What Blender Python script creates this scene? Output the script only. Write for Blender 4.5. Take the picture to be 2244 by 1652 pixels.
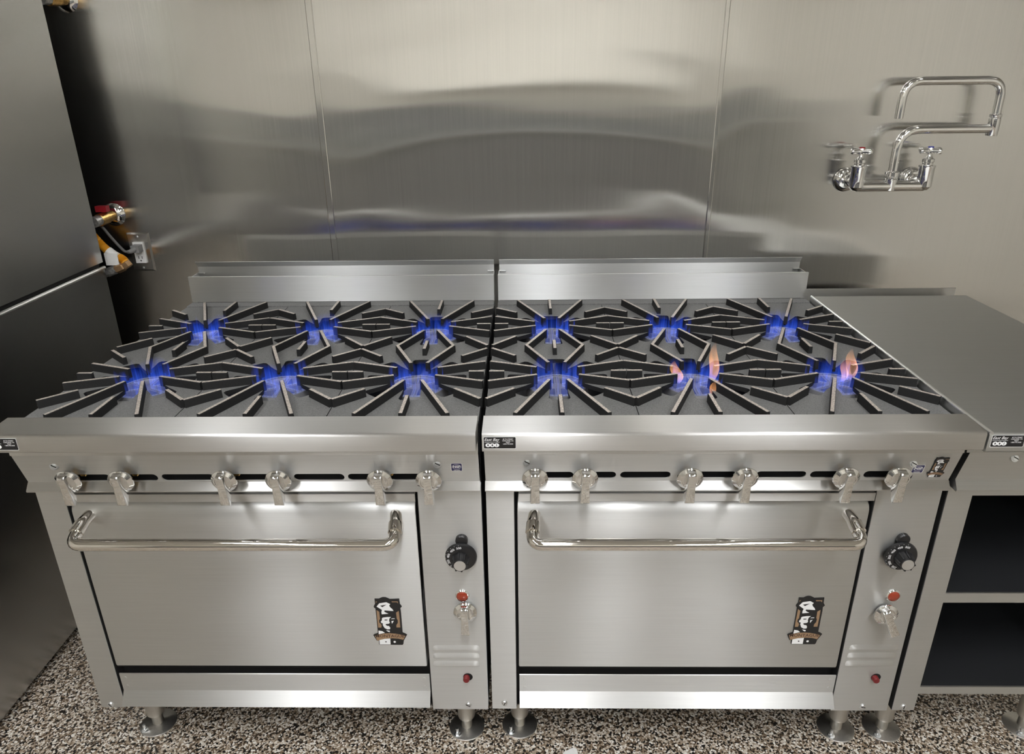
import bpy, bmesh, math, random
from mathutils import Vector, Matrix

for o in list(bpy.data.objects):
    bpy.data.objects.remove(o, do_unlink=True)
SC = bpy.context.scene
COL = SC.collection
random.seed(7)

# ------------------------------------------------------------------ camera
CAM = (0.0865, -1.2498, 1.5120)
PITCH, YAW, ROLL, FPX = 0.39416, -0.02052, -0.01293, 1570.6
cd = bpy.data.cameras.new('camera')
cam = bpy.data.objects.new('camera', cd)
COL.objects.link(cam)
cp, sp, cy, sy = math.cos(PITCH), math.sin(PITCH), math.cos(YAW), math.sin(YAW)
fwd = Vector((sy * cp, cy * cp, -sp))
rgt = Vector((cy, -sy, 0))
up = rgt.cross(fwd)
cr, sr = math.cos(ROLL), math.sin(ROLL)
rgt, up = cr * rgt + sr * up, -sr * rgt + cr * up
M = Matrix.Identity(4)
for i in range(3):
    M[i][0], M[i][1], M[i][2], M[i][3] = rgt[i], up[i], -fwd[i], CAM[i]
cam.matrix_world = M
cd.sensor_fit = 'HORIZONTAL'
cd.sensor_width = 36.0
cd.lens = 36.0 * FPX / 2244.0
cd.clip_start = 0.02
SC.camera = cam

# ------------------------------------------------------------------ world, exposure, ceiling light strength
w = bpy.data.worlds.new('world')
SC.world = w
w.use_nodes = True
w.node_tree.nodes['Background'].inputs[0].default_value = (0.8, 0.85, 0.9, 1)
w.node_tree.nodes['Background'].inputs[1].default_value = 0.05
vs = SC.view_settings
vs.view_transform = 'Standard'
vs.look = 'None'
vs.gamma = 1.0
vs.use_curve_mapping = False
vs.exposure = -0.12
LAMP = 34.0          # ceiling diffusers
HOODLAMP = 22.0       # globes under the hood
LAMP_X = (-1.30, 0.15, 1.33)
LAMP_Y = (-1.45, -3.1)
WALL_Y = 1.09
CEIL = 2.75

# ------------------------------------------------------------------ materials
MATS = {}


def nt(name):
    m = bpy.data.materials.new(name)
    m.use_nodes = True
    t = m.node_tree
    return m, t, t.nodes['Principled BSDF']


def lin(c):
    return tuple(((v / 255) / 12.92 if v / 255 <= 0.04045 else (((v / 255) + 0.055) / 1.055) ** 2.4) for v in c) + (1,)


def plain(name, col, rough=0.5, metal=0.0, bump=0.0, bscale=60, coat=0.0, var=0.0):
    m, t, b = nt(name)
    b.inputs['Base Color'].default_value = col
    b.inputs['Roughness'].default_value = rough
    b.inputs['Metallic'].default_value = metal
    b.inputs['Coat Weight'].default_value = coat
    if bump or var:
        tc = t.nodes.new('ShaderNodeTexCoord')
        n = t.nodes.new('ShaderNodeTexNoise')
        n.inputs['Scale'].default_value = bscale
        n.inputs['Detail'].default_value = 6
        t.links.new(tc.outputs['Object'], n.inputs['Vector'])
        if bump:
            bp = t.nodes.new('ShaderNodeBump')
            bp.inputs['Strength'].default_value = bump
            bp.inputs['Distance'].default_value = 0.002
            t.links.new(n.outputs['Fac'], bp.inputs['Height'])
            t.links.new(bp.outputs['Normal'], b.inputs['Normal'])
        if var:
            r = t.nodes.new('ShaderNodeValToRGB')
            r.color_ramp.elements[0].position = 0.35
            r.color_ramp.elements[1].position = 0.68
            r.color_ramp.elements[0].color = tuple(c * (1 - var) for c in col[:3]) + (1,)
            r.color_ramp.elements[1].color = tuple(min(1, c * (1 + var)) for c in col[:3]) + (1,)
            t.links.new(n.outputs['Fac'], r.inputs['Fac'])
            t.links.new(r.outputs['Color'], b.inputs['Base Color'])
    MATS[name] = m
    return m


def steel(name, grain, col=(0.60, 0.585, 0.55), rough=0.34, aniso=0.75, streak=(4, 4, 400), var=0.06, rvar=0.06):
    """brushed stainless; grain = direction of the brushing"""
    m, t, b = nt(name)
    b.inputs['Metallic'].default_value = 1.0
    b.inputs['Anisotropic'].default_value = aniso
    tv = t.nodes.new('ShaderNodeCombineXYZ')
    for i in range(3):
        tv.inputs[i].default_value = grain[i]
    gn = t.nodes.new('ShaderNodeNewGeometry')
    cx = t.nodes.new('ShaderNodeVectorMath')
    cx.operation = 'CROSS_PRODUCT'
    t.links.new(gn.outputs['Normal'], cx.inputs[0])
    t.links.new(tv.outputs[0], cx.inputs[1])
    t.links.new(cx.outputs[0], b.inputs['Tangent'])
    tc = t.nodes.new('ShaderNodeTexCoord')
    mp = t.nodes.new('ShaderNodeMapping')
    mp.inputs['Scale'].default_value = streak
    n = t.nodes.new('ShaderNodeTexNoise')
    n.inputs['Scale'].default_value = 1.0
    n.inputs['Detail'].default_value = 3
    t.links.new(tc.outputs['Object'], mp.inputs['Vector'])
    t.links.new(mp.outputs[0], n.inputs['Vector'])
    r = t.nodes.new('ShaderNodeValToRGB')
    r.color_ramp.elements[0].position = 0.3
    r.color_ramp.elements[1].position = 0.7
    r.color_ramp.elements[0].color = tuple(c * (1 - var) for c in col) + (1,)
    r.color_ramp.elements[1].color = tuple(min(1, c * (1 + var)) for c in col) + (1,)
    t.links.new(n.outputs['Fac'], r.inputs['Fac'])
    t.links.new(r.outputs['Color'], b.inputs['Base Color'])
    mr = t.nodes.new('ShaderNodeMapRange')
    mr.inputs['To Min'].default_value = rough - rvar
    mr.inputs['To Max'].default_value = rough + rvar
    t.links.new(n.outputs['Fac'], mr.inputs['Value'])
    t.links.new(mr.outputs[0], b.inputs['Roughness'])
    MATS[name] = m
    return m


GX = (1, 0.03, 0.02)
ST_FRONT = steel('steel_front', GX, col=(0.665, 0.668, 0.66), rough=0.42, aniso=0.95, streak=(6, 500, 500), var=0.03, rvar=0.02)
ST_DOOR = steel('steel_door', GX, col=(0.665, 0.668, 0.66), rough=0.42, aniso=0.95, streak=(6, 500, 500), var=0.03, rvar=0.02)
ST_TOP = steel('steel_top', GX, col=(0.66, 0.655, 0.64), rough=0.36, aniso=1.0, streak=(6, 500, 500), var=0.025, rvar=0.02)
ST_GUARD = steel('steel_guard', GX, col=(0.64, 0.645, 0.64), rough=0.40, aniso=1.0, streak=(6, 500, 500), var=0.03, rvar=0.02)
ST_WALL = steel('steel_wall', (0.02, 0.03, 1), col=(0.68, 0.672, 0.645), rough=0.155, aniso=1.0, streak=(300, 6, 3), var=0.025, rvar=0.02)
ST_OVEN = steel('steel_oven', (0.03, 1, 0.02), col=(0.56, 0.56, 0.545), rough=0.27, aniso=0.6, streak=(6, 6, 400), var=0.008, rvar=0.005)
ST_COUNTER = steel('steel_counter', GX, col=(0.52, 0.525, 0.51), rough=0.40, aniso=0.5, streak=(6, 300, 300), var=0.03, rvar=0.03)
ST_EDGE = steel('steel_edge', (0.02, 1, 0.03), col=(0.86, 0.86, 0.85), rough=0.34, aniso=0.9, streak=(300, 6, 300), var=0.02, rvar=0.02)
ST_LEG = steel('steel_leg', (0.02, 0.03, 1), col=(0.62, 0.60, 0.56), rough=0.36, aniso=0.3, streak=(200, 200, 10), var=0.05)
CHROME = plain('chrome', (0.86, 0.86, 0.85, 1), 0.055, 1.0)
KNOB = plain('knob_chrome', (0.74, 0.735, 0.72, 1), 0.06, 1.0)
POLISH = plain('polished_tube', (0.74, 0.71, 0.665, 1), 0.05, 1.0)
ZINC = plain('zinc_screw', (0.78, 0.80, 0.82, 1), 0.28, 1.0)
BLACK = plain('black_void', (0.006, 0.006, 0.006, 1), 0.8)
BLACKP = plain('black_plastic', (0.012, 0.012, 0.013, 1), 0.32)
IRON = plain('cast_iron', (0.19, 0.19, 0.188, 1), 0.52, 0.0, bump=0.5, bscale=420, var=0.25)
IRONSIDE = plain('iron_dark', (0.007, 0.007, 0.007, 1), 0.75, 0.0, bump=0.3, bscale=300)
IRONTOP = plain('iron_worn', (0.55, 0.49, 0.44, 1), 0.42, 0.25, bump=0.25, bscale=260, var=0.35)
TRAY = plain('burner_tray', (0.06, 0.06, 0.063, 1), 0.5, 0.5)
BURNER = plain('burner_iron', (0.20, 0.20, 0.21, 1), 0.5, 0.3, bump=0.3, bscale=400)
GAPSHADE = plain('gap_shade_side', (0.010, 0.010, 0.010, 1), 0.7)  # near-black side panels: the shade of the narrow gaps put into their colour
WHITE = plain('white_ink', (0.85, 0.86, 0.87, 1), 0.5)
INK = plain('black_ink', (0.010, 0.010, 0.011, 1), 0.4)
TAN = plain('tan_ink', (0.36, 0.235, 0.14, 1), 0.45, 0.2)
BROWN = plain('brown_ink', (0.05, 0.02, 0.012, 1), 0.5)
NAVY = plain('navy_ink', (0.022, 0.022, 0.11, 1), 0.4)
REDP = plain('red_plastic', (0.32, 0.012, 0.02, 1), 0.4)
AMBER = plain('amber_lens', (0.30, 0.036, 0.012, 1), 0.25, coat=0.6)
MAROON = plain('maroon_button', (0.16, 0.012, 0.014, 1), 0.4)
BLUEP = plain('blue_plastic', (0.03, 0.04, 0.30, 1), 0.4)
BRASS = plain('brass', (0.62, 0.40, 0.14, 1), 0.28, 1.0, var=0.2, bscale=90)
GALV = plain('galvanised_pipe', (0.42, 0.42, 0.41, 1), 0.45, 0.8, var=0.35, bscale=120)
COPPERISH = plain('bronze_nut', (0.55, 0.36, 0.20, 1), 0.32, 0.9)
YELLOW = plain('yellow_hose', (0.72, 0.33, 0.015, 1), 0.42)
GREYP = plain('grey_plug', (0.20, 0.20, 0.20, 1), 0.5)
CABLE = plain('grey_cable', (0.09, 0.088, 0.085, 1), 0.45)
PAPER = plain('paper', (0.80, 0.80, 0.78, 1), 0.7, bump=0.2, bscale=120)
CARDW = plain('outlet_white', (0.74, 0.74, 0.73, 1), 0.4)
PAINT = plain('wall_paint', (0.68, 0.655, 0.59, 1), 0.75, bump=0.15, bscale=90)
CEILM = plain('ceiling_tile', (0.78, 0.77, 0.74, 1), 0.85, bump=0.3, bscale=150)
DARKIN = plain('dark_inside', (0.018, 0.019, 0.021, 1), 0.45)  # near-black, for the inner faces and shelf tops of the cabinet
FRP = plain('cabinet_grey', (0.19, 0.19, 0.185, 1), 0.5)
HOODM = steel('steel_hood', GX, col=(0.60, 0.595, 0.58), rough=0.4, aniso=0.4)


def emitter(name, col, s):
    m = bpy.data.materials.new(name)
    m.use_nodes = True
    t = m.node_tree
    t.nodes.clear()
    e = t.nodes.new('ShaderNodeEmission')
    e.inputs[0].default_value = col
    e.inputs[1].default_value = s
    o = t.nodes.new('ShaderNodeOutputMaterial')
    t.links.new(e.outputs[0], o.inputs[0])
    return m


DIFFUSER = emitter('lamp_diffuser', (0.985, 0.99, 1.0, 1), LAMP)
GLOBE = emitter('hood_globe', (1.0, 0.96, 0.90, 1), HOODLAMP)


def flame_mat(name, stops, strength, nscale=160):
    """additive flame: light over whatever is behind; stops along the flame's own height"""
    m = bpy.data.materials.new(name)
    m.use_nodes = True
    t = m.node_tree
    t.nodes.clear()
    uv = t.nodes.new('ShaderNodeUVMap')
    sx = t.nodes.new('ShaderNodeSeparateXYZ')
    t.links.new(uv.outputs[0], sx.inputs[0])
    r = t.nodes.new('ShaderNodeValToRGB')
    el = r.color_ramp.elements
    el[0].position, el[0].color = stops[0][0], stops[0][1] + (1,)
    el[1].position, el[1].color = stops[-1][0], stops[-1][1] + (1,)
    for p, c in stops[1:-1]:
        e = el.new(p)
        e.color = c + (1,)
    t.links.new(sx.outputs[1], r.inputs['Fac'])
    n = t.nodes.new('ShaderNodeTexNoise')
    n.inputs['Scale'].default_value = 1.0
    n.inputs['Detail'].default_value = 2
    mp = t.nodes.new('ShaderNodeMapping')
    mp.inputs['Scale'].default_value = (nscale, nscale, nscale * 0.07)
    tc = t.nodes.new('ShaderNodeTexCoord')
    t.links.new(tc.outputs['Object'], mp.inputs[0])
    t.links.new(mp.outputs[0], n.inputs['Vector'])
    mr = t.nodes.new('ShaderNodeMapRange')
    mr.inputs['From Min'].default_value = 0.3
    mr.inputs['From Max'].default_value = 0.72
    mr.inputs['To Min'].default_value = 0.35 * strength
    mr.inputs['To Max'].default_value = 1.5 * strength
    t.links.new(n.outputs['Fac'], mr.inputs['Value'])
    e = t.nodes.new('ShaderNodeEmission')
    t.links.new(r.outputs['Color'], e.inputs[0])
    t.links.new(mr.outputs[0], e.inputs[1])
    tr = t.nodes.new('ShaderNodeBsdfTransparent')
    ad = t.nodes.new('ShaderNodeAddShader')
    t.links.new(e.outputs[0], ad.inputs[0])
    t.links.new(tr.outputs[0], ad.inputs[1])
    o = t.nodes.new('ShaderNodeOutputMaterial')
    t.links.new(ad.outputs[0], o.inputs[0])
    return m


FLAME = flame_mat('blue_flame', [(0.0, (0.34, 0.46, 1.0)), (0.10, (0.05, 0.13, 0.80)), (0.6, (0.022, 0.065, 0.55)), (1.0, (0, 0, 0))], 0.27)
FLAMEO = flame_mat('orange_flame', [(0.0, (0.10, 0.10, 0.5)), (0.2, (0.75, 0.40, 0.36)), (0.55, (0.85, 0.36, 0.13)), (1.0, (0, 0, 0))], 0.42, 60)


def floor_mat():
    m, t, b = nt('quartz_floor')
    tc = t.nodes.new('ShaderNodeTexCoord')
    v = t.nodes.new('ShaderNodeTexVoronoi')
    v.inputs['Scale'].default_value = 240
    v.inputs['Randomness'].default_value = 1.0
    t.links.new(tc.outputs['Object'], v.inputs['Vector'])
    sx = t.nodes.new('ShaderNodeSeparateColor')
    t.links.new(v.outputs['Color'], sx.inputs[0])
    r = t.nodes.new('ShaderNodeValToRGB')
    r.color_ramp.interpolation = 'CONSTANT'
    el = r.color_ramp.elements
    el[0].position, el[0].color = 0.0, (0.015, 0.013, 0.011, 1)
    el[1].position, el[1].color = 0.24, (0.10, 0.068, 0.042, 1)
    for p, c in ((0.38, (0.25, 0.185, 0.125)), (0.52, (0.40, 0.33, 0.25)), (0.68, (0.62, 0.56, 0.48)), (0.88, (0.82, 0.79, 0.73))):
        e = el.new(p)
        e.color = c + (1,)
    t.links.new(sx.outputs[0], r.inputs['Fac'])
    t.links.new(r.outputs['Color'], b.inputs['Base Color'])
    b.inputs['Roughness'].default_value = 0.42
    bp = t.nodes.new('ShaderNodeBump')
    bp.inputs['Strength'].default_value = 0.6
    bp.inputs['Distance'].default_value = 0.0015
    t.links.new(v.outputs['Distance'], bp.inputs['Height'])
    bp.invert = True
    t.links.new(bp.outputs['Normal'], b.inputs['Normal'])
    return m


FLOORM = floor_mat()

# ------------------------------------------------------------------ mesh helpers
WL = {}


def link(o, parent, loc=(0, 0, 0), rot=(0, 0, 0), local=False):
    o.location = loc
    o.rotation_euler = rot
    if parent is not None:
        o.parent = parent
        if not local:
            pw = WL.get(parent.name, (0, 0, 0))
            o.matrix_parent_inverse = Matrix.Translation(Vector(pw)).inverted()
            WL[o.name] = tuple(loc)
        return
    WL[o.name] = tuple(loc)


def thing(name, label, cat, loc=(0, 0, 0), group=None):
    o = bpy.data.objects.new(name, None)
    o.empty_display_size = 0.05
    COL.objects.link(o)
    o.location = loc
    WL[o.name] = tuple(loc)
    tag(o, label, cat, group)
    return o


def tag(o, label=None, cat=None, group=None, kind=None):
    for k, v in (('label', label), ('category', cat), ('group', group), ('kind', kind)):
        if v:
            o[k] = v
    return o


def nb():
    return bmesh.new()


def _put_norm(bm):
    bmesh.ops.recalc_face_normals(bm, faces=bm.faces[:])


def put(name, bm, mats, parent=None, loc=(0, 0, 0), rot=(0, 0, 0), smooth=None, local=False, label=None, norm=True):
    if isinstance(bm, bpy.types.Mesh):
        me = bm
    else:
        me = mesh(name, bm, mats, smooth, norm)
    o = bpy.data.objects.new(name, me)
    COL.objects.link(o)
    link(o, parent, loc, rot, local)
    if label:
        o['label'] = label
    return o


def mesh(name, bm, mats, smooth=None, norm=True):
    if norm:
        _put_norm(bm)
    me = bpy.data.meshes.new(name)
    bm.to_mesh(me)
    bm.free()
    for m in (mats if isinstance(mats, (list, tuple)) else [mats]):
        me.materials.append(m)
    if smooth is not None:
        me.polygons.foreach_set('use_smooth', [True] * len(me.polygons))
        me.set_sharp_from_angle(angle=math.radians(smooth))
    return me


def bev(bm, wd, seg=2, ang=30):
    es = [e for e in bm.edges if len(e.link_faces) == 2 and e.calc_face_angle(0) > math.radians(ang)]
    bmesh.ops.bevel(bm, geom=es, offset=wd, segments=seg, profile=0.5, affect='EDGES', clamp_overlap=True)
    return bm


def box(bm, x0, x1, y0, y1, z0, z1, mi=0):
    vs_ = [bm.verts.new((x, y, z)) for z in (z0, z1) for y in (y0, y1) for x in (x0, x1)]
    for f in ((0, 2, 3, 1), (4, 5, 7, 6), (0, 1, 5, 4), (2, 6, 7, 3), (0, 4, 6, 2), (1, 3, 7, 5)):
        bm.faces.new([vs_[i] for i in f]).material_index = mi
    return bm


def bbox(*a, w=0.0015, seg=2):
    return bev(box(nb(), *a), w, seg)


def prism_x(bm, prof, x0, x1, mi=0):
    a = [bm.verts.new((x0, y, z)) for y, z in prof]
    b = [bm.verts.new((x1, y, z)) for y, z in prof]
    n = len(prof)
    for i in range(n):
        bm.faces.new((a[i], a[(i + 1) % n], b[(i + 1) % n], b[i])).material_index = mi
    bm.faces.new(a).material_index = mi
    bm.faces.new(b[::-1]).material_index = mi
    return bm


def prism_y(bm, prof, y0, y1, mi=0):
    """prof (x,z)"""
    a = [bm.verts.new((x, y0, z)) for x, z in prof]
    b = [bm.verts.new((x, y1, z)) for x, z in prof]
    n = len(prof)
    for i in range(n):
        bm.faces.new((a[i], a[(i + 1) % n], b[(i + 1) % n], b[i])).material_index = mi
    bm.faces.new(a).material_index = mi
    bm.faces.new(b[::-1]).material_index = mi
    return bm


def prism_z(bm, prof, z0, z1, mi=0):
    a = [bm.verts.new((x, y, z0)) for x, y in prof]
    b = [bm.verts.new((x, y, z1)) for x, y in prof]
    n = len(prof)
    for i in range(n):
        bm.faces.new((a[i], a[(i + 1) % n], b[(i + 1) % n], b[i])).material_index = mi
    bm.faces.new(a).material_index = mi
    bm.faces.new(b[::-1]).material_index = mi
    return bm


def lathe(bm, prof, center, axis=(0, 0, 1), seg=24, mi=0):
    """prof (r,h) along axis from center, closed with caps"""
    ax = Vector(axis).normalized()
    q = Vector((0, 0, 1)).rotation_difference(ax)
    c = Vector(center)
    rings = []
    for r, h in prof:
        if r < 1e-6:
            rings.append([bm.verts.new(c + q @ Vector((0, 0, h)))])
        else:
            rings.append([bm.verts.new(c + q @ Vector((r * math.cos(2 * math.pi * i / seg), r * math.sin(2 * math.pi * i / seg), h))) for i in range(seg)])
    for a, b in zip(rings, rings[1:]):
        for i in range(seg):
            j = (i + 1) % seg
            if len(a) == 1 and len(b) == 1:
                continue
            if len(a) == 1:
                f = bm.faces.new((a[0], b[j], b[i]))
            elif len(b) == 1:
                f = bm.faces.new((a[i], a[j], b[0]))
            else:
                f = bm.faces.new((a[i], a[j], b[j], b[i]))
            f.material_index = mi
    for rr in (rings[0], rings[-1]):
        if len(rr) > 1:
            bm.faces.new(rr).material_index = mi
    return bm


def fillet(pts, rad, n=6):
    pts = [Vector(p) for p in pts]
    out = [pts[0]]
    for i in range(1, len(pts) - 1):
        p, a, b = pts[i], pts[i - 1], pts[i + 1]
        d1, d2 = (a - p), (b - p)
        k = min(rad, d1.length * 0.49, d2.length * 0.49)
        s, e = p + d1.normalized() * k, p + d2.normalized() * k
        for j in range(n + 1):
            u = j / n
            out.append(s * (1 - u) ** 2 + p * 2 * u * (1 - u) + e * u * u)
    out.append(pts[-1])
    return out


def tube(bm, pts, r, seg=14, mi=0, rad=None):
    pts = [Vector(p) for p in pts]
    n = len(pts)
    rs = rad or [r] * n
    t0 = (pts[1] - pts[0]).normalized()
    nrm = t0.orthogonal().normalized()
    rings = []
    for i, p in enumerate(pts):
        t = (pts[min(i + 1, n - 1)] - pts[max(i - 1, 0)]).normalized()
        nrm = (nrm - t * nrm.dot(t)).normalized()
        bn = t.cross(nrm)
        rings.append([bm.verts.new(p + (nrm * math.cos(2 * math.pi * k / seg) + bn * math.sin(2 * math.pi * k / seg)) * rs[i]) for k in range(seg)])
    for a, b in zip(rings, rings[1:]):
        for i in range(seg):
            j = (i + 1) % seg
            bm.faces.new((a[i], a[j], b[j], b[i])).material_index = mi
    bm.faces.new(rings[0][::-1]).material_index = mi
    bm.faces.new(rings[-1]).material_index = mi
    return bm


def holes_fill(outer, holes):
    """flat triangulated region in xy (z=0)"""
    bm = nb()
    es = []
    for lp in [outer] + holes:
        vs_ = [bm.verts.new((x, y, 0)) for x, y in lp]
        for i in range(len(vs_)):
            es.append(bm.edges.new((vs_[i], vs_[(i + 1) % len(vs_)])))
    bmesh.ops.triangle_fill(bm, edges=es, use_beauty=True, use_dissolve=False)
    return bm


def thicken(bm, d):
    """extrude flat region by vector d"""
    r = bmesh.ops.extrude_face_region(bm, geom=bm.faces[:])
    vs_ = [v for v in r['geom'] if isinstance(v, bmesh.types.BMVert)]
    bmesh.ops.translate(bm, verts=vs_, vec=d)
    return bm


def rrect(x0, x1, z0, z1, r, n=5):
    out = []
    for cx, cz, a in ((x1 - r, z1 - r, 0), (x0 + r, z1 - r, 90), (x0 + r, z0 + r, 180), (x1 - r, z0 + r, 270)):
        for i in range(n + 1):
            t = math.radians(a + 90 * i / n)
            out.append((cx + r * math.cos(t), cz + r * math.sin(t)))
    return out


def ell(cx, cz, rx, rz, n=20):
    return [(cx + rx * math.cos(2 * math.pi * i / n), cz + rz * math.sin(2 * math.pi * i / n)) for i in range(n)]


def flat(bm, pts, y, mi, s=1.0, ox=0.0, oz=0.0):
    """flat print facing -Y"""
    vs_ = [bm.verts.new((ox + x * s, y, oz + z * s)) for x, z in pts]
    es = [bm.edges.new((vs_[i], vs_[(i + 1) % len(vs_)])) for i in range(len(vs_))]
    r = bmesh.ops.triangle_fill(bm, edges=es, use_beauty=True, use_dissolve=False)
    for g in r['geom']:
        if isinstance(g, bmesh.types.BMFace):
            g.material_index = mi
            g.normal_update()
            if g.normal.y > 0:
                g.normal_flip()


def text(bm, body, size, ox, oz, y, mi, shear=0.0, align='CENTER', bend=0.0, sx=1.0, rot=0.0, bold=0.0):
    cu = bpy.data.curves.new('txt', 'FONT')
    cu.body = body
    cu.size = size
    cu.shear = shear
    cu.align_x = align
    cu.align_y = 'CENTER'
    cu.resolution_u = 2
    cu.offset = bold
    ob = bpy.data.objects.new('txt', cu)
    COL.objects.link(ob)
    dg = bpy.context.evaluated_depsgraph_get()
    me = bpy.data.meshes.new_from_object(ob.evaluated_get(dg))
    c, s = math.cos(rot), math.sin(rot)
    base = []
    for v in me.vertices:
        x, z = v.co.x * sx, v.co.y
        z -= bend * x * x
        base.append(bm.verts.new((ox + x * c - z * s, y, oz + x * s + z * c)))
    for p in me.polygons:
        try:
            f = bm.faces.new([base[i] for i in p.vertices])
        except ValueError:
            continue
        f.material_index = mi
        f.normal_update()
        if f.normal.y > 0:
            f.normal_flip()
    bpy.data.objects.remove(ob)
    bpy.data.meshes.remove(me)
    bpy.data.curves.remove(cu)


# ------------------------------------------------------------------ the room
XL, XR, YF = -2.9, 2.9, -4.2
put('floor', box(nb(), XL, XR, YF, WALL_Y + 0.05, -0.05, 0.0), FLOORM)['kind'] = 'structure'
put('ceiling', box(nb(), XL, XR, YF, WALL_Y + 0.05, CEIL, CEIL + 0.05), CEILM)['kind'] = 'structure'
put('wall_left', box(nb(), XL - 0.05, XL, YF, WALL_Y + 0.05, 0, CEIL), PAINT)['kind'] = 'structure'
put('wall_right', box(nb(), XR, XR + 0.05, YF, WALL_Y + 0.05, 0, CEIL), PAINT)['kind'] = 'structure'
put('wall_front', box(nb(), XL, XR, YF - 0.05, YF, 0, CEIL), PAINT)['kind'] = 'structure'
wb = put('wall_back', box(nb(), XL, XR, WALL_Y + 0.01, WALL_Y + 0.06, 0, CEIL), PAINT)
wb['kind'] = 'structure'
SEAMS = (-0.542, 0.678)


def wall_panel(x0, x1, ph):
    bm = nb()
    nx, nz = 60, 110
    g = []
    for j in range(nz + 1):
        row = []
        for i in range(nx + 1):
            x = x0 + (x1 - x0) * i / nx
            z = CEIL * j / nz
            e = min(1.0, (x - x0) / 0.12, (x1 - x) / 0.12)
            d = 0.0026 * math.sin(z * 5.6 + ph + 1.5 * math.sin(x * 2.3 + ph)) + 0.0010 * math.sin(z * 15.1 + x * 2.6 + 2 * ph) + 0.00022 * math.sin(z * 47 + 3 * math.sin(x * 3.1 + ph)) + 0.0010 * math.sin(x * 4.7 + z * 1.9 + ph)
            row.append(bm.verts.new((x, WALL_Y + d * (0.25 + 0.75 * max(0.0, e)), z)))
        g.append(row)
    for j in range(nz):
        for i in range(nx):
            bm.faces.new((g[j][i], g[j][i + 1], g[j + 1][i + 1], g[j + 1][i]))
    o = put('wall_panel', bm, ST_WALL, wb, smooth=60)
    return o


xs = [XL + 0.001, SEAMS[0] - 1.219, SEAMS[0], SEAMS[1], SEAMS[1] + 1.219, XR - 0.001]
for k, (a, b) in enumerate(zip(xs, xs[1:])):
    wall_panel(a + 0.001, b - 0.001, k * 1.9 + 0.4)
for s in xs[1:-1]:
    hw = 0.010 if s < 0 else 0.007
    bm = nb()
    prism_z(bm, [(s - hw, WALL_Y + 0.004), (s - hw, WALL_Y - 0.0022), (s - hw + 0.002, WALL_Y - 0.0035), (s + hw - 0.002, WALL_Y - 0.0035), (s + hw, WALL_Y - 0.0022), (s + hw, WALL_Y + 0.004)], 0, CEIL)
    put('seam_strip', bm, ST_WALL, wb)

# ceiling fixtures
for i, ly in enumerate(LAMP_Y):
    for j, lx in enumerate(LAMP_X):
        t = thing('ceiling_light', 'long white ceiling light ' + ('close to the exhaust hood, ' if i == 0 else 'far from the exhaust hood, ') + ('on the oven stack side', 'in the middle row', 'on the faucet side')[j], 'ceiling light', (lx, ly, CEIL - 0.04), 'ceiling lights over the aisle')
        hw, hl = 0.10, 0.61
        bm = nb()
        for a in ((lx - hw - 0.02, lx - hw, ly - hl, ly + hl), (lx + hw, lx + hw + 0.02, ly - hl, ly + hl), (lx - hw - 0.02, lx + hw + 0.02, ly - hl - 0.02, ly - hl), (lx - hw - 0.02, lx + hw + 0.02, ly + hl, ly + hl + 0.02)):
            box(bm, *a, CEIL - 0.045, CEIL)
        put('frame', bm, WHITE, t)
        put('diffuser', box(nb(), lx - hw, lx + hw, ly - hl, ly + hl, CEIL - 0.03, CEIL - 0.02), DIFFUSER, t)

# exhaust hood over the ranges
HX0, HX1, HY0, HZ = -2.3, 2.2, -0.12, 2.16
hd = thing('exhaust_hood', 'stainless steel exhaust canopy hanging over the cooking line', 'hood', (0, 0.5, HZ))
bm = nb()
box(bm, HX0, HX1, HY0, HY0 + 0.02, HZ, CEIL - 0.002)
box(bm, HX0, HX0 + 0.02, HY0 + 0.02, WALL_Y - 0.004, HZ, CEIL - 0.002)
box(bm, HX1 - 0.02, HX1, HY0 + 0.02, WALL_Y - 0.004, HZ, CEIL - 0.002)
put('canopy', bm, HOODM, hd)
for k in range(8):
    bm = nb()
    x0 = HX0 + 0.1 + k * 0.54
    prism_x(bm, [(0.62, HZ + 0.42), (1.05, HZ + 0.05), (1.07, HZ + 0.08), (0.64, HZ + 0.45)], x0, x0 + 0.52)
    put('filter', bm, HOODM, hd)
put('top_panel', box(nb(), HX0 + 0.02, HX1 - 0.02, HY0 + 0.02, WALL_Y - 0.01, HZ + 0.46, HZ + 0.48), HOODM, hd)
for lx in (-1.5, -0.35, 0.75, 1.7):
    bm = nb()
    lathe(bm, [(0.0, 0.0), (0.03, 0.006), (0.045, 0.03), (0.048, 0.07), (0.04, 0.11), (0.0, 0.115)], (lx, 0.30, HZ + 0.34), seg=16)
    put('lamp_globe', bm, GLOBE, hd, smooth=60)

wf = put('added_wall_band', box(nb(), XL + 0.001, XR - 0.001, YF + 0.0005, YF + 0.012, 0.0, 1.28), FRP)  # unseen grey band, added to darken what the steel wall reflects
wf.name = 'added_band_1'
wf['kind'] = 'structure'
sf = thing('added_shelf', 'long unseen steel shelf added across the aisle for the wall to reflect', 'shelf', (0.1, -4.0, 1.62))  # unseen, added to put a horizontal streak in the wall's reflections
put('board', bbox(-1.3, 1.5, -4.18, -3.86, 1.62, 1.645), HOODM, sf)
for bx in (-1.1, 0.1, 1.3):
    put('bracket', prism_x(nb(), [(-4.185, 1.45), (-4.185, 1.62), (-3.90, 1.62)], bx - 0.01, bx + 0.01), HOODM, sf)

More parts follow.
